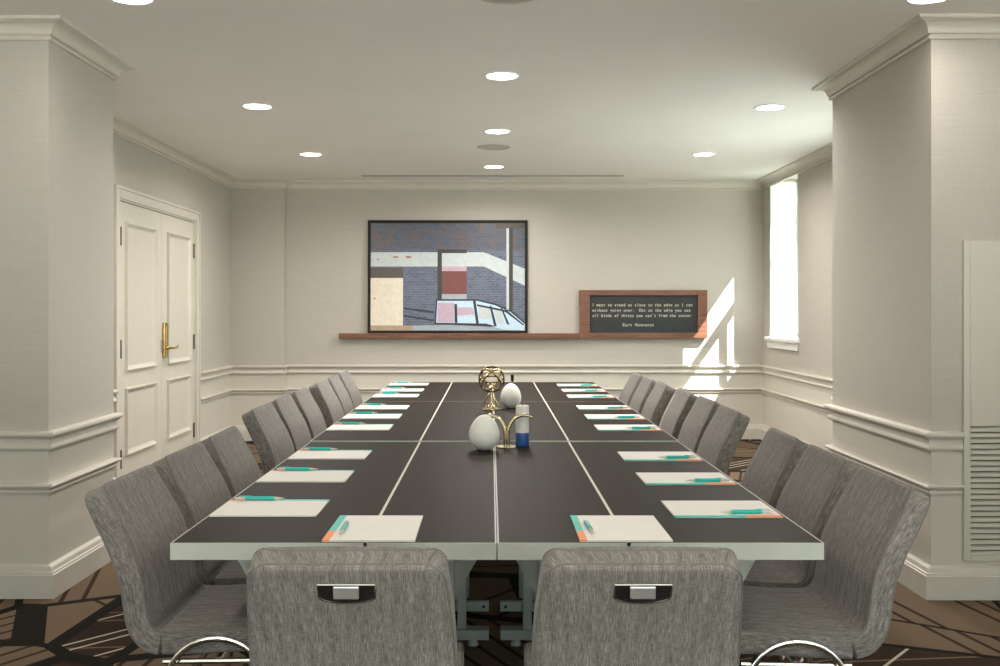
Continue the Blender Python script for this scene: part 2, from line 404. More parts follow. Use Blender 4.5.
SEGS = [(0, 3, 'left pier'), (3, 4, 'left wall'), (4, 7, 'far wall'), (7, 8, 'right wall'), (8, 11, 'right pier')]
k = 1
for i0, i1, nm in SEGS:
    struct(sweep(i0, i1, crown).build('trim_%d' % k, M['paint'], smooth=True, angle=28), 'cream crown moulding along the %s' % nm, 'moulding'); k += 1
    cuts = DC if i0 == 3 else {10: [(None, 2.094)]} if i0 == 8 else None
    struct(sweep(i0, i1, rail, cuts).build('trim_%d' % k, M['paint'], smooth=True, angle=28), 'cream chair rail along the %s' % nm, 'moulding'); k += 1
    struct(sweep(i0, i1, lowm, cuts).build('trim_%d' % k, M['paint'], smooth=True, angle=28), 'slim cream lower moulding along the %s' % nm, 'moulding'); k += 1
    struct(sweep(i0, i1, base, DC if i0 == 3 else None).build('baseboard_' + nm.replace(' ', '_').replace('far', 'back').replace('_wall', ''), M['paint'], smooth=True, angle=28), 'tall cream baseboard along the %s' % nm, 'baseboard')

# --- double door on the left wall
m = MB()
cw = .085
for y0, y1, z0, z1 in ((DY0-cw, DY0, 0, DH+cw), (DY1, DY1+cw, 0, DH+cw), (DY0, DY1, DH, DH+cw)):
    m.box((LW-.001, y0, z0), (LW+.012, y1, z1))
for y0, y1, z0, z1 in ((DY0-cw, DY0-cw+.022, 0, DH+cw), (DY1+cw-.022, DY1+cw, 0, DH+cw), (DY0-cw+.022, DY1+cw-.022, DH+cw-.022, DH+cw)):
    m.box((LW+.012, y0, z0), (LW+.020, y1, z1))
for y0, y1, z0, z1 in ((DY0-.001, DY0+.012, 0, DH), (DY1-.012, DY1+.001, 0, DH), (DY0, DY1, DH-.012, DH+.001)):
    m.box((LW-.085, y0, z0), (LW, y1, z1))
struct(m.build('trim_door', M['paint'], bevel=.004), 'cream casing round the double door', 'moulding')
DX = LW-.012                                         # door face
def frame_mould(m, y0, y1, z0, z1, w_=.038, h=.02):
    """raised picture-frame moulding standing off the door face (+X)"""
    prof = [(0, 0), (.004, h), (.012, h*.95), (.02, h*.45), (w_, 0)]
    R = []
    for p, hh in prof: R.append([(DX+hh, y0+p, z0+p), (DX+hh, y1-p, z0+p), (DX+hh, y1-p, z1-p), (DX+hh, y0+p, z1-p)])
    m.rings(R, caps=False)
def door_leaf(n, y0, y1, hinge_far, label):
    o = struct(MB().box((DX-.045, y0+.002, .008), (DX, y1-.002, DH-.016)).build('door_%d' % n, M['door']), label, 'door')
    mg = .135
    for z0, z1 in ((.25, .73), (.85, 1.91)):
        m = MB(); frame_mould(m, y0+mg, y1-mg, z0, z1); m.build('door_panel', M['door'], o, smooth=True)
    yh = y1-.012 if hinge_far else y0+.045
    for z in (.24, 1.01, 1.80):
        m = MB(); m.box((DX-.004, yh-.016, z-.06), (DX+.003, yh+.016, z+.06))
        m.lathe([(.006, -.065), (.007, -.06), (.007, .06), (.006, .065)], (DX+.006, yh, z), 12)
        m.build('hinge', M['hinge'], o)
    return o
d1 = door_leaf(1, DY0+.012, DYM, False, 'near leaf of the cream double door, without a handle')
d2 = door_leaf(2, DYM, DY1-.012, True, 'far leaf of the cream double door, with a brass handle')
m = MB().box((DX, DYM+.02, .905), (DX+.022, DYM+.10, 1.185)).box((DX+.022, DYM+.035, .92), (DX+.03, DYM+.085, 1.17))
hp = m.build('handle_plate', M['brass'], d2, bevel=.005)
m = MB().lathe([(.014, .0), (.016, .004), (.011, .012), (.009, .05)], (DX+.03, DYM+.06, .985), 16, axis='x')
m.tube([(DX+.075, DYM+.055, .985), (DX+.08, DYM+.09, .984), (DX+.08, DYM+.135, .985), (DX+.078, DYM+.165, .995), (DX+.075, DYM+.18, 1.005)], [.009, .009, .008, .007, .005], 10)
m.build('lever', M['brass'], hp, smooth=True)
m = MB().box((DX-.001, DYM-.012, .95), (DX+.003, DYM-.002, 1.05)); m.build('strike_plate', M['hinge'], d1)

# --- louvred panel on the right pier
m = MB(); x0, x1, z0, z1 = 2.098, 2.75, .168, 1.59; lx0, lx1, lz0, lz1 = 2.128, 2.72, .19, .765
Y = RC0; Yf = RC0-.02
m.box((x0, Yf, z0), (lx0, Y-.001, z1)).box((lx1, Yf, z0), (x1, Y-.001, z1)).box((lx0, Yf, lz1), (lx1, Y-.001, z1)).box((lx0, Yf, z0), (lx1, Y-.001, lz0))
gp = tag(m.build('vent_panel', simple('cream_panel_enamel', (.60, .58, .50), .45, var=.01), bevel=.003), 'tall cream access panel with a louvred grille on the right pier', 'vent panel')
MB().box((lx0, Y-.006, lz0), (lx1, Y-.002, lz1)).build('vent_backing', M['darkslot'], gp)
n = 23
for i in range(n):
    zz = lz0 + (i+.5)*(lz1-lz0)/n
    MB().prism([(lx0, Yf+.002, zz-.010), (lx0, Yf+.005, zz-.012), (lx0, Y-.008, zz+.004), (lx0, Y-.008, zz+.008), (lx0, Yf+.002, zz+.002)], (lx1-lx0, 0, 0)).build('louvre', gp.data.materials[0], gp)

# --- ceiling: downlights, speakers, slot diffuser
def downlight(x, y, label, power=1.0):
    t = tag(empty('ceiling_light', (x, y, CEIL)), label, 'ceiling light', 'recessed downlights in the ceiling')
    MB().rings([[(r*math.cos(2*PI*k/40), r*math.sin(2*PI*k/40), z) for k in range(40)] for r, z in ((.084, -.004), (.088, -.007), (.098, -.005), (.100, -.0005), (.084, -.0005))], closed=True).build('trim_ring', M['white'], t, smooth=True)
    MB().lathe([(.001, -.0035), (.085, -.0035), (.085, -.001), (.001, -.001)], (0, 0, 0), 40).build('lens', M['lens'], t)
    l = bpy.data.lights.new('lamp', 'AREA'); l.shape = 'DISK'; l.size = .16; l.energy = LAMP_W*power; l.spread = 2.8; l.color = LAMP_COL
    o = bpy.data.objects.new('lamp', l); C.objects.link(o); o.parent = t; o.location = (0, 0, -.012)
    return t
DL = [(.06, 5.456, 'nearest of the three central ones over the table'), (.045, 7.14, 'middle of the three central ones over the table'), (.025, 8.89, 'central one closest to the far wall'),
      (-1.48, 6.27, 'left side, level with the door handle'), (-1.49, 8.185, 'left side, closest to the far wall'),
      (1.776, 6.30, 'right side, just beyond the right pier'), (1.76, 8.185, 'right side, closest to the far wall'),
      (-1.49, 4.09, 'top left, cut by the picture edge'), (1.81, 4.08, 'top right, cut by the picture edge')]
for x, y, s_ in DL: downlight(x, y, 'round recessed ceiling light, ' + s_, .15 if y < 5 else 1.0)   # the near rows are dimmed
for x in (-1.5, .06, 1.8):  # unseen lights added over the near end as fill
    for y in (2.1, .2, -1.6):
        downlight(x, y, 'added fill light in the unseen near ceiling, %s row %s' % ({-1.5: 'left', .06: 'central', 1.8: 'right'}[x], {2.1: 'over the table head', .2: 'over the camera', -1.6: 'near the rear wall'}[y]), .15)
def speaker(x, y, label):
    o = tag(MB().lathe([(.001, -.004), (.118, -.004), (.122, -.0005), (.001, -.0005)], (0, 0, 0), 40).build('ceiling_speaker', M['grey'], loc=(x, y, CEIL), smooth=True), label, 'ceiling speaker')
    MB().rings([[(r*math.cos(2*PI*k/40), r*math.sin(2*PI*k/40), z) for k in range(40)] for r, z in ((.12, -.001), (.121, -.006), (.130, -.004), (.132, -.001))], closed=True).build('rim', M['grey'], o, smooth=True)
speaker(.024, 7.835, 'flat round grey ceiling speaker between two central lights')
speaker(.067, 4.05, 'round grey ceiling speaker at the top edge of the picture')
sl = tag(MB().box((-1.24, 9.44, CEIL-.004), (1.27, 9.54, CEIL-.0005)).build('air_diffuser', simple('slot_grey', (.5, .48, .42), .6)), 'long narrow slot air diffuser in the ceiling before the far wall', 'air vent')
for i in range(2): MB().box((-1.23, 9.45+.045*i, CEIL-.006), (1.26, 9.478+.045*i, CEIL-.003)).build('slot', M['grey'], sl)

# ------------------------------------------------------------------ far wall: ledge, picture, quote board
LZ = 1.055
m = MB().box((-1.51, 9.825, 1.005), (.880, BW-.001, LZ))
tag(m.build('picture_ledge', M['walnut'], bevel=.004), 'long walnut wall ledge under the framed picture', 'ledge')

bx0, bx1, bz0, bz1, by = .882, 2.15, 1.008, 1.485, 9.835
qb = tag(empty('quote_board', ((bx0+bx1)/2, BW, bz0)), 'walnut framed dark board with a cream lettered quote beside the sun patch', 'sign')
ox, oy, oz = qb.location
fl, fr_, ft, fb = .10, .095, .052, .052
m = MB()
m.box((bx0-ox, by-oy, 0), (bx0-ox+fl, -.001, bz1-bz0)).box((bx1-ox-fr_, by-oy, 0), (bx1-ox, -.001, bz1-bz0))
m.box((bx0-ox+fl, by-oy, bz1-bz0-ft), (bx1-ox-fr_, -.001, bz1-bz0)).box((bx0-ox+fl, by-oy, 0), (bx1-ox-fr_, -.001, fb))
m.build('frame', M['walnut'], qb, bevel=.003)
PY = by-oy+.03
MB().box((bx0-ox+fl, PY, fb), (bx1-ox-fr_, PY+.012, bz1-bz0-ft)).build('panel', M['slate'], qb)
def lettering(lines, parent):
    """fixed-pitch lettering made from the built-in font, one mesh"""
    cache = {}
    for txt, x0, z, pitch, size in lines:
        bm = bmesh.new()
        for i, ch in enumerate(txt):
            if ch == ' ': continue
            if ch not in cache:
                cu = bpy.data.curves.new('glyph', 'FONT'); cu.body = ch; cu.size = 1; cu.align_x = 'CENTER'; cu.extrude = .02; cu.resolution_u = 3; cu.offset = .018
                ob = bpy.data.objects.new('glyph', cu); C.objects.link(ob)
                dg = bpy.context.evaluated_depsgraph_get(); dg.update()
                me = bpy.data.meshes.new_from_object(ob.evaluated_get(dg)); bpy.data.objects.remove(ob); bpy.data.curves.remove(cu); cache[ch] = me
            n0 = len(bm.verts); bm.from_mesh(cache[ch]); bm.verts.ensure_lookup_table()
            for v in bm.verts[n0:]:
                x, y, zz = v.co; v.co = (x0+i*pitch+x*size*.9, PY-.0012-zz*.02, z+y*size)
        me = bpy.data.meshes.new('lettering'); bm.to_mesh(me); bm.free(); me.materials.append(M['letter'])
        o = bpy.data.objects.new('lettering', me); C.objects.link(o); o.parent = parent
    for v in cache.values(): bpy.data.meshes.remove(v)
px = lambda X: (X-491)*9.805/990 - ox
pz = lambda Yp: CAM_Z-(Yp-311)*9.805/990 - bz0
w_ = (px(692.5)-px(593.5))/44.0
lettering([('I want to stand as close to the edge as I can', px(593.7), pz(306.3), w_, .043),
           ('without going over.  Out on the edge you see', px(593.9), pz(311.7), w_, .043),
           ("all kinds of things you can't from the center", px(594.0), pz(317.0), w_*.985, .043),
           ('Kurt Vonnegut', px(624.6), pz(326.4), (px(654)-px(624.6))/12, .045)], qb)

# framed photograph leaning on the ledge
pw, ph, ptk = 1.592, 1.128, .03
pic = tag(empty('framed_picture', (-.431, 9.838, LZ)), 'black framed photograph of a blue brick wall leaning on the walnut ledge', 'picture')
pic.rotation_euler = (-math.atan2(.030, ph), 0, 0)
fw = .028
m = MB().box((-pw/2, 0, 0), (-pw/2+fw, ptk, ph)).box((pw/2-fw, 0, 0), (pw/2, ptk, ph)).box((-pw/2+fw, 0, 0), (pw/2-fw, ptk, fw)).box((-pw/2+fw, 0, ph-fw), (pw/2-fw, ptk, ph))
m.build('frame', M['frame'], pic, bevel=.002)
def brickm():
    t = NT('printed_blue_brick'); o = t.obj()
    br = t.n('ShaderNodeTexBrick'); t.put(br.inputs['Vector'], t.scale(o, (1, 1, 1), rot=(PI/2, 0, 0)))
    br.inputs['Scale'].default_value = 10; br.inputs['Color1'].default_value = (.065, .085, .14, 1); br.inputs['Color2'].default_value = (.105, .125, .19, 1); br.inputs['Mortar'].default_value = (.19, .20, .24, 1)
    br.inputs['Mortar Size'].default_value = .018
    xyz = t.n('ShaderNodeSeparateXYZ'); t.put(xyz.inputs[0], o)
    top = t.step(xyz.outputs[2], .80, .86)
    blot = t.step(t.noise(o, 13, 4, .6), .48, .60)
    col = t.mix(t.math('MULTIPLY', top, .55), br.outputs['Color'], (.05, .06, .085, 1))
    col = t.mix(t.math('MULTIPLY', t.math('MULTIPLY', top, blot), .6), col, (.15, .085, .055, 1))
    t.base(col); t.set(Roughness=.35); return t.m
pm = [brickm()] + [simple(nm, c, .35, var=.06, sc_=25) for nm, c in (('print_white', (.50, .56, .56)), ('print_cream', (.72, .66, .54)), ('print_dark', (.035, .03, .027)), ('print_brown', (.075, .062, .048)),
     ('print_brick_red', (.16, .045, .038)), ('print_sky_blue', (.50, .66, .78)), ('print_pink', (.48, .36, .44)), ('print_navy', (.02, .025, .045)), ('print_tan', (.40, .30, .20)), ('print_red', (.40, .10, .07)), ('print_mist', (.33, .38, .42)))]
m = MB(); lay = [0]
def art(pts, mi):
    lay[0] += 1; y = .012-lay[0]*.0002
    m.poly([(-pw/2+fw+(cx-177)/671*(pw-2*fw), y, ph-fw-(cy-103)/467*(ph-2*fw)) for cx, cy in pts], mi)
R = lambda a, b, c, d: [(a, b), (c, b), (c, d), (a, d)]
art(R(177,103,848,570), 0)
art([(177,230),(670,230),(848,302),(848,375),(670,292),(177,292)], 1)
art(R(177,298,318,342), 4); art(R(177,342,318,552), 2)
art(R(487,292,595,312), 7); art(R(487,312,595,412), 5); art(R(487,412,595,434), 11)
art(R(468,218,595,234), 3); art(R(468,218,487,434), 3)
art([(320,470),(452,486),(452,496),(320,478)], 8); art([(320,502),(452,522),(452,530),(320,510)], 8)
art(R(177,548,848,570), 9); art([(360,548),(700,542),(848,560),(848,570),(360,570)], 11)
art([(462,434),(640,434),(720,452),(790,482),(848,535),(848,570),(760,566),(700,552),(455,540)], 6)
art([(470,450),(540,450),(540,535),(468,533)], 7); art([(550,470),(620,470),(628,500),(550,505)], 7); art([(645,465),(695,475),(705,520),(648,520)], 1)
art([(715,480),(745,488),(760,540),(730,545)], 1)
for q in ([(541,455),(553,455),(555,537),(543,537)], [(622,440),(634,440),(648,540),(636,540)], [(694,462),(704,466),(726,552),(714,550)], [(742,470),(750,474),(782,545),(770,542)],
          [(462,434),(640,434),(720,452),(790,482),(848,535),(848,542),(786,490),(718,460),(640,441),(462,441)], [(640,456),(770,482),(845,545),(840,548),(765,490),(640,464)],
          [(455,540),(462,434),(468,434),(462,540)], [(455,536),(680,540),(720,552),(700,553),(455,542)]): art(q, 8)
art(R(768,122,779,480), 1); art(R(779,118,796,482), 3); art(R(722,106,845,126), 4)
art(R(275,248,298,254), 10); art(R(330,248,354,254), 10); art(R(204,258,211,264), 10); art(R(190,428,199,434), 10)
m.build('photo_print', pm, pic)
MB().box((-pw/2+fw, .014, fw), (pw/2-fw, ptk-.004, ph-fw)).build('backing', M['black'], pic)

# ------------------------------------------------------------------ conference tables
TX0, TXC, TX1 = -.7425, .0139, .7710
TY = [2.29, 4.065, 5.84, 7.44]
TZ = [.740, .744, .743]
TH = .039; INL = .305; BL = .0035
def table(side, k, label):
    y0, y1, zt = TY[k]+.001, TY[k+1]-.001, TZ[k]
    sx = -1 if side == 'left' else 1
    xa, xb = (TX0, TXC-.0012) if sx < 0 else (TXC+.0012, TX1)
    cx, cy = (xa+xb)/2, (y0+y1)/2
    t = tag(empty('conference_table', (cx, cy, 0)), label, 'table', 'dark conference tables pushed together')
    hx, hy = (xb-xa)/2, (y1-y0)/2
    xi = TXC+sx*INL-cx                              # inlay position, local
    # edge band: four pale sides with a thin lip showing on top
    m = MB()
    m.box((-hx, -hy, zt-TH), (hx, -hy+BL, zt)).box((-hx, hy-BL, zt-TH), (hx, hy, zt)).box((-hx, -hy+BL, zt-TH), (-hx+BL, hy-BL, zt)).box((hx-BL, -hy+BL, zt-TH), (hx, hy-BL, zt))
    m.build('edge_band', M['alu'], t)
    for a, b in ((-hx+BL, xi-.004), (xi+.004, hx-BL)):
        MB().box((a, -hy+BL, zt-TH+.001), (b, hy-BL, zt-.0004)).build('tabletop', M['table'], t)
    MB().box((xi-.004, -hy+BL, zt-TH+.001), (xi+.004, hy-BL, zt-.0001)).build('inlay_strip', M['inlay'], t)
    if k == 0: MB().box((xi-.004, -hy-.003, zt-.014), (xi+.004, -hy, zt+.002)).build('edge_notch', M['black'], t)  # black block standing in for the dark notch at the inlay
    # two end frames
    zu = zt-TH
    pin = TXC+sx*.125-cx; pout = (xb if sx > 0 else xa)-sx*.16-cx
    inn = TXC+sx*(.022 if k == 0 else .11)-cx; outr = (xb if sx > 0 else xa)-sx*.05-cx
    for yy in (-hy+.27, hy-.28):
        for pxx in (pin, pout):
            m = MB().box((pxx-.017, yy-.02, .065), (pxx+.017, yy+.02, zu))
            lg = m.build('leg', M['leg'], t, bevel=.002)
            for s in (-1, 1):
                q = min(.108, abs((TXC-cx)-pxx)-.004) if s*sx < 0 else .105
                MB().prism([(pxx+s*.0175, yy-.003, zu-.001), (pxx+s*q, yy-.003, zu-.001), (pxx+s*q, yy-.003, zu-.010), (pxx+s*.0175, yy-.003, zu-.165)], (0, .006, 0)).build('gusset', M['alu'], lg)
        a, b = min(inn, outr), max(inn, outr)
        m = MB().box((a, yy-.03, .028), (b, yy+.03, .066))
        for q in (a+.06, b-.06): m.lathe([(.02, 0), (.022, .004), (.012, .028)], (q, yy, .0), 14)
        m.build('foot_rail', M['leg'], t, bevel=.003)
        m = MB().box((a, yy+.02, .122), (b, yy+.045, .160)); cb = m.build('cross_bar', M['leg'], t, bevel=.002)
        m = MB()
        m.lathe([(.006, -.004), (.006, 0)], (inn+sx*.02, yy+.02, .141), 12, axis='y'); m.build('bolt', M['black'], cb)
    m = MB().box((pin-.02, -hy+.29, zu-.05), (pin+.02, hy-.30, zu-.001)).box((pout-.02, -hy+.29, zu-.05), (pout+.02, hy-.30, zu-.001))
    m.build('under_rail', M['leg'], t)
for k, (nm) in enumerate(('nearest the camera', 'in the middle of the run', 'at the far end')):
    for side in ('left', 'right'):
        table(side, k, 'dark laminate conference table with pale metal edge, %s half %s' % (side, nm))

# ------------------------------------------------------------------ chairs
def catmull(P, n=6):
    out = []
    for i in range(len(P)-1):
        p0, p1, p2, p3 = P[max(i-1, 0)], P[i], P[i+1], P[min(i+2, len(P)-1)]
        for k in range(n):
            t = k/n
            out.append(tuple(.5*((2*p1[j])+(-p0[j]+p2[j])*t+(2*p0[j]-5*p1[j]+4*p2[j]-p3[j])*t*t+(-p0[j]+3*p1[j]-3*p2[j]+p3[j])*t**3) for j in range(len(p1))))
    out.append(tuple(P[-1])); return out
# centre line (y, z, half width), y forward; the back leans backwards at the top
CL_BACK = [(-.071, .779, .190), (-.045, .730, .196), (-.010, .665, .202), (.016, .595, .205), (.026, .535, .206), (.036, .487, .207), (.060, .455, .208), (.092, .444, .209)]
CL_SEAT = [(.096, .444, .209), (.17, .446, .210), (.27, .452, .210), (.36, .455, .210), (.405, .450, .209), (.432, .434, .207)]
TK = .0295
def section(hw, ht, r=.011, n=4):
    """rounded rectangle outline in (x, thickness) with rounded edges, plus arc-length parameter"""
    r = min(r, ht*.95, hw*.9); pts = []
    NX = 8
    for cx, cy, a0 in ((hw-r, ht-r, 0), (-hw+r, ht-r, 90), (-hw+r, -ht+r, 180), (hw-r, -ht+r, 270)):
        for k in range(n+1):
            a = math.radians(a0+90*k/n); pts.append((cx+r*math.cos(a), cy+r*math.sin(a)))
        if a0 in (0, 180):
            s = -1 if a0 == 0 else 1
            for q in range(1, NX):
                pts.append((-s*-1*0 + (s*(-1)*(hw-r) + s*2*(hw-r)*q/NX), cy+r*(1 if a0 == 0 else -1)))
    return pts
def loft(cl, round0, round1, crown_=.004):
    P = catmull(cl, 6); m = MB(); uvl = m.bm.loops.layers.uv.new('UVMap'); rings = []; S = []
    s = 0
    fr = []
    for i, p in enumerate(P):
        a, b = P[max(i-1, 0)], P[min(i+1, len(P)-1)]
        t = Vector((0, b[0]-a[0], b[1]-a[1])).normalized(); nn = Vector((0, -t.z, t.y))   # normal: towards the sitter / up
        if i: s += math.dist(P[i-1][:2], p[:2])
        fr.append((Vector((0, p[0], p[1])), t, nn, p[2], s))
    secs = []
    if round0:
        c, t, nn, hw, s0 = fr[0]
        for k in range(5): 
            a = math.radians(90-18*k); secs.append((c - t*(.034*math.sin(a)), nn, hw-.034*(1-math.cos(a)), TK*(1-.25*(1-math.cos(a))**4), s0-.034*math.sin(a)))
    for c, t, nn, hw, s_ in fr: secs.append((c, nn, hw, TK, s_))
    if round1:
        c, t, nn, hw, s0 = fr[-1]
        for k in range(1, 6):
            a = math.radians(18*k); secs.append((c + t*(.030*math.sin(a)), nn, hw-.034*(1-math.cos(a)), TK*(1-.25*(1-math.cos(a))**4), s0+.030*math.sin(a)))
    V = []
    for c, nn, hw, ht, s_ in secs:
        sec = section(hw, ht)
        V.append([(m.bm.verts.new(c+Vector((x, 0, 0))+nn*(y + (crown_*(1-(x/hw)**2) if y > 0 else -crown_*(1-(x/hw)**2)))), (x if abs(x) < hw-.002 else x + math.copysign(.5*(ht-y), x), s_)) for x, y in sec])
    n = len(V[0])
    def face(vs):
        try: f = m.bm.faces.new([v[0] for v in vs])
        except ValueError: return
        for lp, v in zip(f.loops, vs): lp[uvl].uv = v[1]
    for i in range(len(V)-1):
        for j in range(n): face((V[i][j], V[i][(j+1)%n], V[i+1][(j+1)%n], V[i+1][j]))
    for vs, sec, sg in ((V[0][::-1], section(secs[0][2], secs[0][3])[::-1], -1), (V[-1], section(secs[-1][2], secs[-1][3]), 1)):
        f = m.bm.faces.new([v[0] for v in vs])
        for lp, v, q in zip(f.loops, vs, sec): lp[uvl].uv = (v[1][0], v[1][1]+sg*(q[1]+TK))
    return m, fr, secs
def edge_line(secs, sgn, inset=.006):
    """piping round the two sides and the top, on the front (sgn +1) or rear (sgn -1) edge"""
    L = [c+nn*(sgn*(ht-.0025))+Vector((hw-.0025, 0, 0)) for c, nn, hw, ht, s_ in secs]
    Rr = [c+nn*(sgn*(ht-.0025))+Vector((-hw+.0025, 0, 0)) for c, nn, hw, ht, s_ in secs]
    return L, Rr
def make_chair():
    t = empty('conference_chair')
    m, fr, secs = loft(CL_BACK, True, False); bk = m.build('backrest', M['fabric'], t, smooth='all')
    L, Rr = edge_line(secs, -1); MB().tube(Rr[::-1]+L, .0019, 6).build('rear_piping', M['piping'], bk, smooth='all')
    L, Rr = edge_line(secs, 1); MB().tube(Rr[::-1]+L, .0019, 6).build('front_piping', M['piping'], bk, smooth='all')
    m, fr2, secs2 = loft(CL_SEAT, False, True); st = m.build('seat', M['fabric'], t, smooth='all')
    L, Rr = edge_line(secs2, 1); MB().tube(L+Rr[::-1], .0019, 6).build('seat_piping', M['piping'], st, smooth='all')
    # pull handle let into the rear face near the top
    HZ = .757; i = max(q for q in range(len(fr)) if fr[q][0].z >= HZ); c, tt, nn, hw, s_ = fr[i]
    c = c + (fr[i+1][0]-c)*((c.z-HZ)/(c.z-fr[i+1][0].z))
    up = -tt; o = c-nn*(TK+.0045); ex = Vector((1, 0, 0))
    W = lambda x, z, d=0: o+ex*x+up*z-nn*d
    outl = [(-.054, .021), (.054, .021), (.054, -.008)] + [(.054*math.cos(math.radians(a)), -.008-.018*math.sin(math.radians(a))) for a in range(15, 180, 15)] + [(-.054, -.008)]
    h = MB().prism([W(x, z) for x, z in outl], nn*.004).build('handle_pocket', M['black'], bk)
    MB().tube([W(x, z, .0005) for x, z in outl], .0022, 8, closed=True).build('handle_rim', M['chrome'], h, smooth=True)
    MB().prism([W(-.025, .017, .002), W(.024, .017, .002), W(.024, -.006, .0115), W(-.025, -.006, .0115)], nn*.006).build('handle_grip', M['satin'], h, bevel=.002)
    # chrome arched leg on either side, with a rail under the seat
    cy = .235
    for s in (-1, 1):
        pts = [(cy-.235, .012), (cy-.215, .10), (cy-.180, .24), (cy-.128, .345)] + [(cy-.122*math.cos(math.radians(a)), .352+.108*math.sin(math.radians(a))) for a in range(15, 180, 11)] + [(cy+.128, .345), (cy+.180, .24), (cy+.215, .10), (cy+.235, .012)]
        x = s*.213
        l = MB().tube([(x, y, z) for y, z in pts], .0065, rx=.013, side=(1, 0, 0)).build('leg', M['chrome'], t, smooth=True)
        for q in (-.236, .236): MB().lathe([(.013, 0), (.015, .004), (.012, .016)], (x, cy+q, 0), 14).build('foot_glide', M['black'], l)
        MB().tube([(s*.207, cy-.135, .400), (s*.207, cy+.135, .404)], .007, 8).build('seat_rail', M['chrome'], t, smooth=True)
    MB().tube([(-.206, cy, .405), (.206, cy, .405)], .009, 8).build('cross_rail', M['chrome'], t, smooth=True)
    return t
proto = make_chair()
ORD = ['nearest', 'second', 'third', 'fourth', 'fifth', 'sixth', 'seventh', 'eighth', 'farthest']
LEFT = [(-.910, 2.66), (-.912, 3.145), (-.915, 3.61), (-.995, 4.57), (-1.00, 5.05), (-1.00, 5.53), (-.995, 6.18), (-1.0, 6.67), (-1.005, 7.16)]
RIGHT = [(.982, 2.63), (.985, 3.09), (.99, 3.56), (1.012, 4.46), (1.02, 4.96), (1.005, 5.45), (.985, 6.05), (.975, 6.51), (.965, 6.97)]
first = True
def place(x, y, rz, label, group):
    global first
    o = proto if first else copy_tree(proto); first = False
    o.location = (x, y, 0); o.rotation_euler = (0, 0, rz)
    o.scale = (1, 1, 1.022 if abs(rz) > .5 else 1)      # the side chairs stand a little higher
    return tag(o, label, 'chair', group)
place(-.274, 1.97, 0, 'grey upholstered chair seen from behind, left of the two at the table head', 'chairs at the near head of the table')
place(.288, 1.97, 0, 'grey upholstered chair seen from behind, right of the two at the table head', 'chairs at the near head of the table')
for i, (x, y) in enumerate(LEFT):
    place(x, y, -PI/2+random.uniform(-.02, .02), 'grey upholstered chair, %s along the left side of the table' % ORD[i], 'chairs along the left side of the table')
for i, (x, y) in enumerate(RIGHT):
    place(x, y, PI/2+random.uniform(-.02, .02), 'grey upholstered chair, %s along the right side of the table' % ORD[i], 'chairs along the right side of the table')

# ------------------------------------------------------------------ notepads and pens
PWd, PHt, PT = .216, .279, .004
def make_pad():
    p = MB().box((0, 0, 0), (PWd, PHt, PT)).build('notepad', M['paper'])
    MB().box((-.0005, .095, PT-.0022), (.017, PHt+.0005, PT+.0004)).build('teal_band', M['teal'], p)
    MB().box((-.0005, -.0005, PT-.0022), (.017, .095, PT+.0004)).build('orange_band', M['orange'], p)
    return p
def make_pen():
    t = empty('pen')                                # lies along +Y, tip at the far end
    r = .0055
    MB().lathe([(r*.8, .028), (r, .03), (r*1.05, .06), (r, .108), (r*.85, .110)], (0, 0, r), 12, axis='y').build('barrel', M['pen'], t, smooth=True)
    MB().lathe([(.0008, .138), (.0015, .132), (r*.75, .116), (r*.8, .110)], (0, 0, r), 12, axis='y').build('tip', M['pen_clear'], t, smooth=True)
    MB().lathe([(r*.8, .028), (r*.8, .010), (r*.5, .006), (r*.5, 0), (r*.3, -.001)], (0, 0, r), 12, axis='y').build('cap', M['pen_clear'], t, smooth=True)
    MB().box((-.0014, .008, 2*r), (.0014, .045, 2*r+.0014)).build('clip', M['pen'], t)
    return t
pad0, pen0 = make_pad(), make_pen(); pfirst = True
def place_pad(x, y, z, rz, penpos, penrot, where, group):
    """x, y: corner of the pad at the sitter's lower left; rz turns it towards the sitter"""
    global pfirst
    p, q = (pad0, pen0) if pfirst else (copy_tree(pad0), copy_tree(pen0)); pfirst = False
    p.location = (x, y, z); p.rotation_euler = (0, 0, rz)
    tag(p, 'white notepad with teal and orange band, ' + where, 'notepad', 'notepads ' + group)
    c, s = math.cos(rz), math.sin(rz); u, v = penpos
    q.location = (x+c*u-s*v, y+s*u+c*v, z+PT+.0004); q.rotation_euler = (0, 0, rz+penrot)
    tag(q, 'teal pen on a notepad, ' + where, 'pen', 'pens ' + group)
place_pad(-.393, 2.302, TZ[0], 0, (.036, .05), .02, 'left of the two at the table head', 'at the near head of the table')
place_pad(.207, 2.302, TZ[0], 0, (.036, .06), .06, 'right of the two at the table head', 'at the near head of the table')
PADL = [2.69, 3.21, 3.69, 4.52, 4.99, 5.46, 6.22, 6.66, 7.19]
def tz(y): return TZ[0] if y < TY[1] else TZ[1] if y < TY[2] else TZ[2]
for i, y in enumerate(PADL):
    # left: sitter faces +X, so the pad's left edge (the band) is the far one
    place_pad(-.735, y+PWd/2, tz(y), -PI/2+random.uniform(-.008, .008), (.012, .016+random.uniform(-.006, .006)), random.uniform(-.02, .02), '%s along the left side of the table' % ORD[i], 'along the left side of the table')
PADR = [2.675, 3.16, 3.645, 4.50, 4.96, 5.44, 6.17, 6.63, 7.10]
for i, y in enumerate(PADR):
    place_pad(.757, y-PWd/2, tz(y), PI/2+random.uniform(-.008, .008), (.036, .016+random.uniform(-.008, .008)), random.uniform(-.03, .03), '%s along the right side of the table' % ORD[i], 'along the right side of the table')

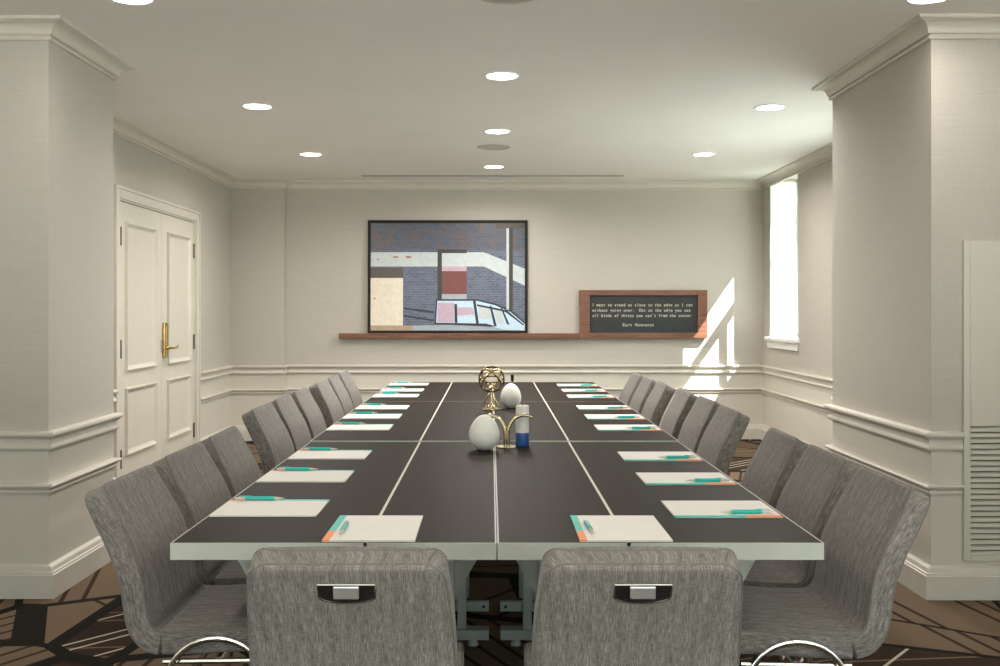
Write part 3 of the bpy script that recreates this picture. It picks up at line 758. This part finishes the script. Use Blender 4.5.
# ------------------------------------------------------------------ centrepieces
def egg(x, y, z, h, r, label):
    prof = []
    for k in range(25):
        a = PI*k/24; zz = (1-math.cos(a))/2
        rr = r*math.sin(a)*(1+.16*math.cos(a))/(1.02)
        prof.append((rr, zz*h))
    return tag(MB().lathe(prof, (0, 0, 0), 40).build('egg_ornament', M['egg'], loc=(x, y, z), smooth='all'), label, 'egg ornament', 'white egg ornaments')
egg(-.026, 3.82, TZ[0], .137, .060, 'nearer white egg on the table, left of the brass two-armed holder')
egg(.109, 5.44, TZ[1], .136, .0575, 'white egg on the table behind the candle, right of the knotted brass sculpture')
# white candle with a blue foot
t = tag(empty('pillar_candle', (.125, 3.95, TZ[0])), 'white pillar candle with a blue lower third beside the brass holder', 'candle')
MB().lathe([(.026, 0), (.0265, .002), (.0265, .052), (.026, .053)], (0, 0, 0), 32).build('blue_base', M['blue'], t, smooth=True)
MB().lathe([(.0265, .053), (.0265, .158), (.024, .161), (.006, .159)], (0, 0, 0), 32).build('wax_body', M['wax'], t, smooth=True)
MB().tube([(0, 0, .158), (.001, 0, .165)], .0012, 6).build('wick', M['black'], t)
# two-armed brass holder
t = tag(empty('candle_holder', (.062, 3.90, TZ[0])), 'brass holder with two outward curving arms on a round foot', 'candle holder')
MB().lathe([(.040, 0), (.041, .002), (.039, .005), (.012, .006)], (0, 0, 0), 40).build('foot', M['pale_brass'], t, smooth=True)
for s in (-1, 1):
    pts = [(s*.006, 0, .004), (s*.006, 0, .05), (s*.010, 0, .078), (s*.022, 0, .103), (s*.040, 0, .119), (s*.062, 0, .126), (s*.085, 0, .124), (s*.105, 0, .115)]
    pts = catmull(pts, 5)
    MB().tube(pts, [.0074]*(len(pts)-8)+[.007, .0065, .0058, .005, .0042, .0034, .0024, .0012], 12).build('arm', M['pale_brass'], t, smooth=True)
# knotted brass sculpture
t = tag(empty('knot_sculpture', (.003, 5.36, TZ[1])), 'brass sculpture of interlaced rings on a flared foot, farthest left centrepiece', 'sculpture')
MB().lathe([(.052, 0), (.053, .003), (.047, .007), (.030, .013), (.018, .022), (.011, .040), (.008, .070), (.007, .100)], (0, 0, 0), 32).build('foot', M['pale_brass'], t, smooth=True)
for k in range(3):
    a0 = 2*PI*k/3+.4
    MB().tube([(math.cos(a0+q*1.1)*(.046-.042*q+.006*math.sin(q*PI)), math.sin(a0+q*1.1)*(.046-.042*q+.006*math.sin(q*PI)), .008+.092*q) for q in [j/12 for j in range(13)]], .0045, 10).build('stem_arm', M['pale_brass'], t, smooth=True)
zc_ = .163
def ring(axis, rad, rx, rr, mt, name='ring'):
    q = Vector(axis).normalized().to_track_quat('Z', 'Y')
    pts = [q @ Vector((rad*math.cos(2*PI*k/48), rad*math.sin(2*PI*k/48), 0))+Vector((0, 0, zc_)) for k in range(48)]
    MB().tube(pts, rr, 10, closed=True).build(name, mt, t, smooth=True)
dkb = simple('dark_bronze', (.10, .062, .03), .3, metal=1, var=.1)
ring((.05, 1, -.05), .067, .006, .005, dkb)
ring((.62, .50, .60), .068, .006, .0056, M['brass'])
ring((-.62, .50, .60), .068, .006, .0056, M['brass'])
ring((.0, .35, 1), .060, .006, .0045, M['pale_brass'])
# small brass candlestick behind the far egg
t = tag(empty('candlestick', (.128, 5.95, TZ[2])), 'small dark brass candlestick with a cup rising behind the farther egg', 'candlestick')
MB().lathe([(.038, 0), (.039, .003), (.030, .008), (.008, .016)], (0, 0, 0), 28).build('foot', M['brass'], t, smooth=True)
MB().lathe([(.007, .014), (.0055, .03), (.0055, .11)], (0, 0, 0), 16).build('stem', M['brass'], t, smooth=True)
MB().lathe([(.004, .108), (.009, .113), (.010, .148), (.0115, .150), (.008, .149)], (0, 0, 0), 20).build('cup', dkb, t, smooth=True)
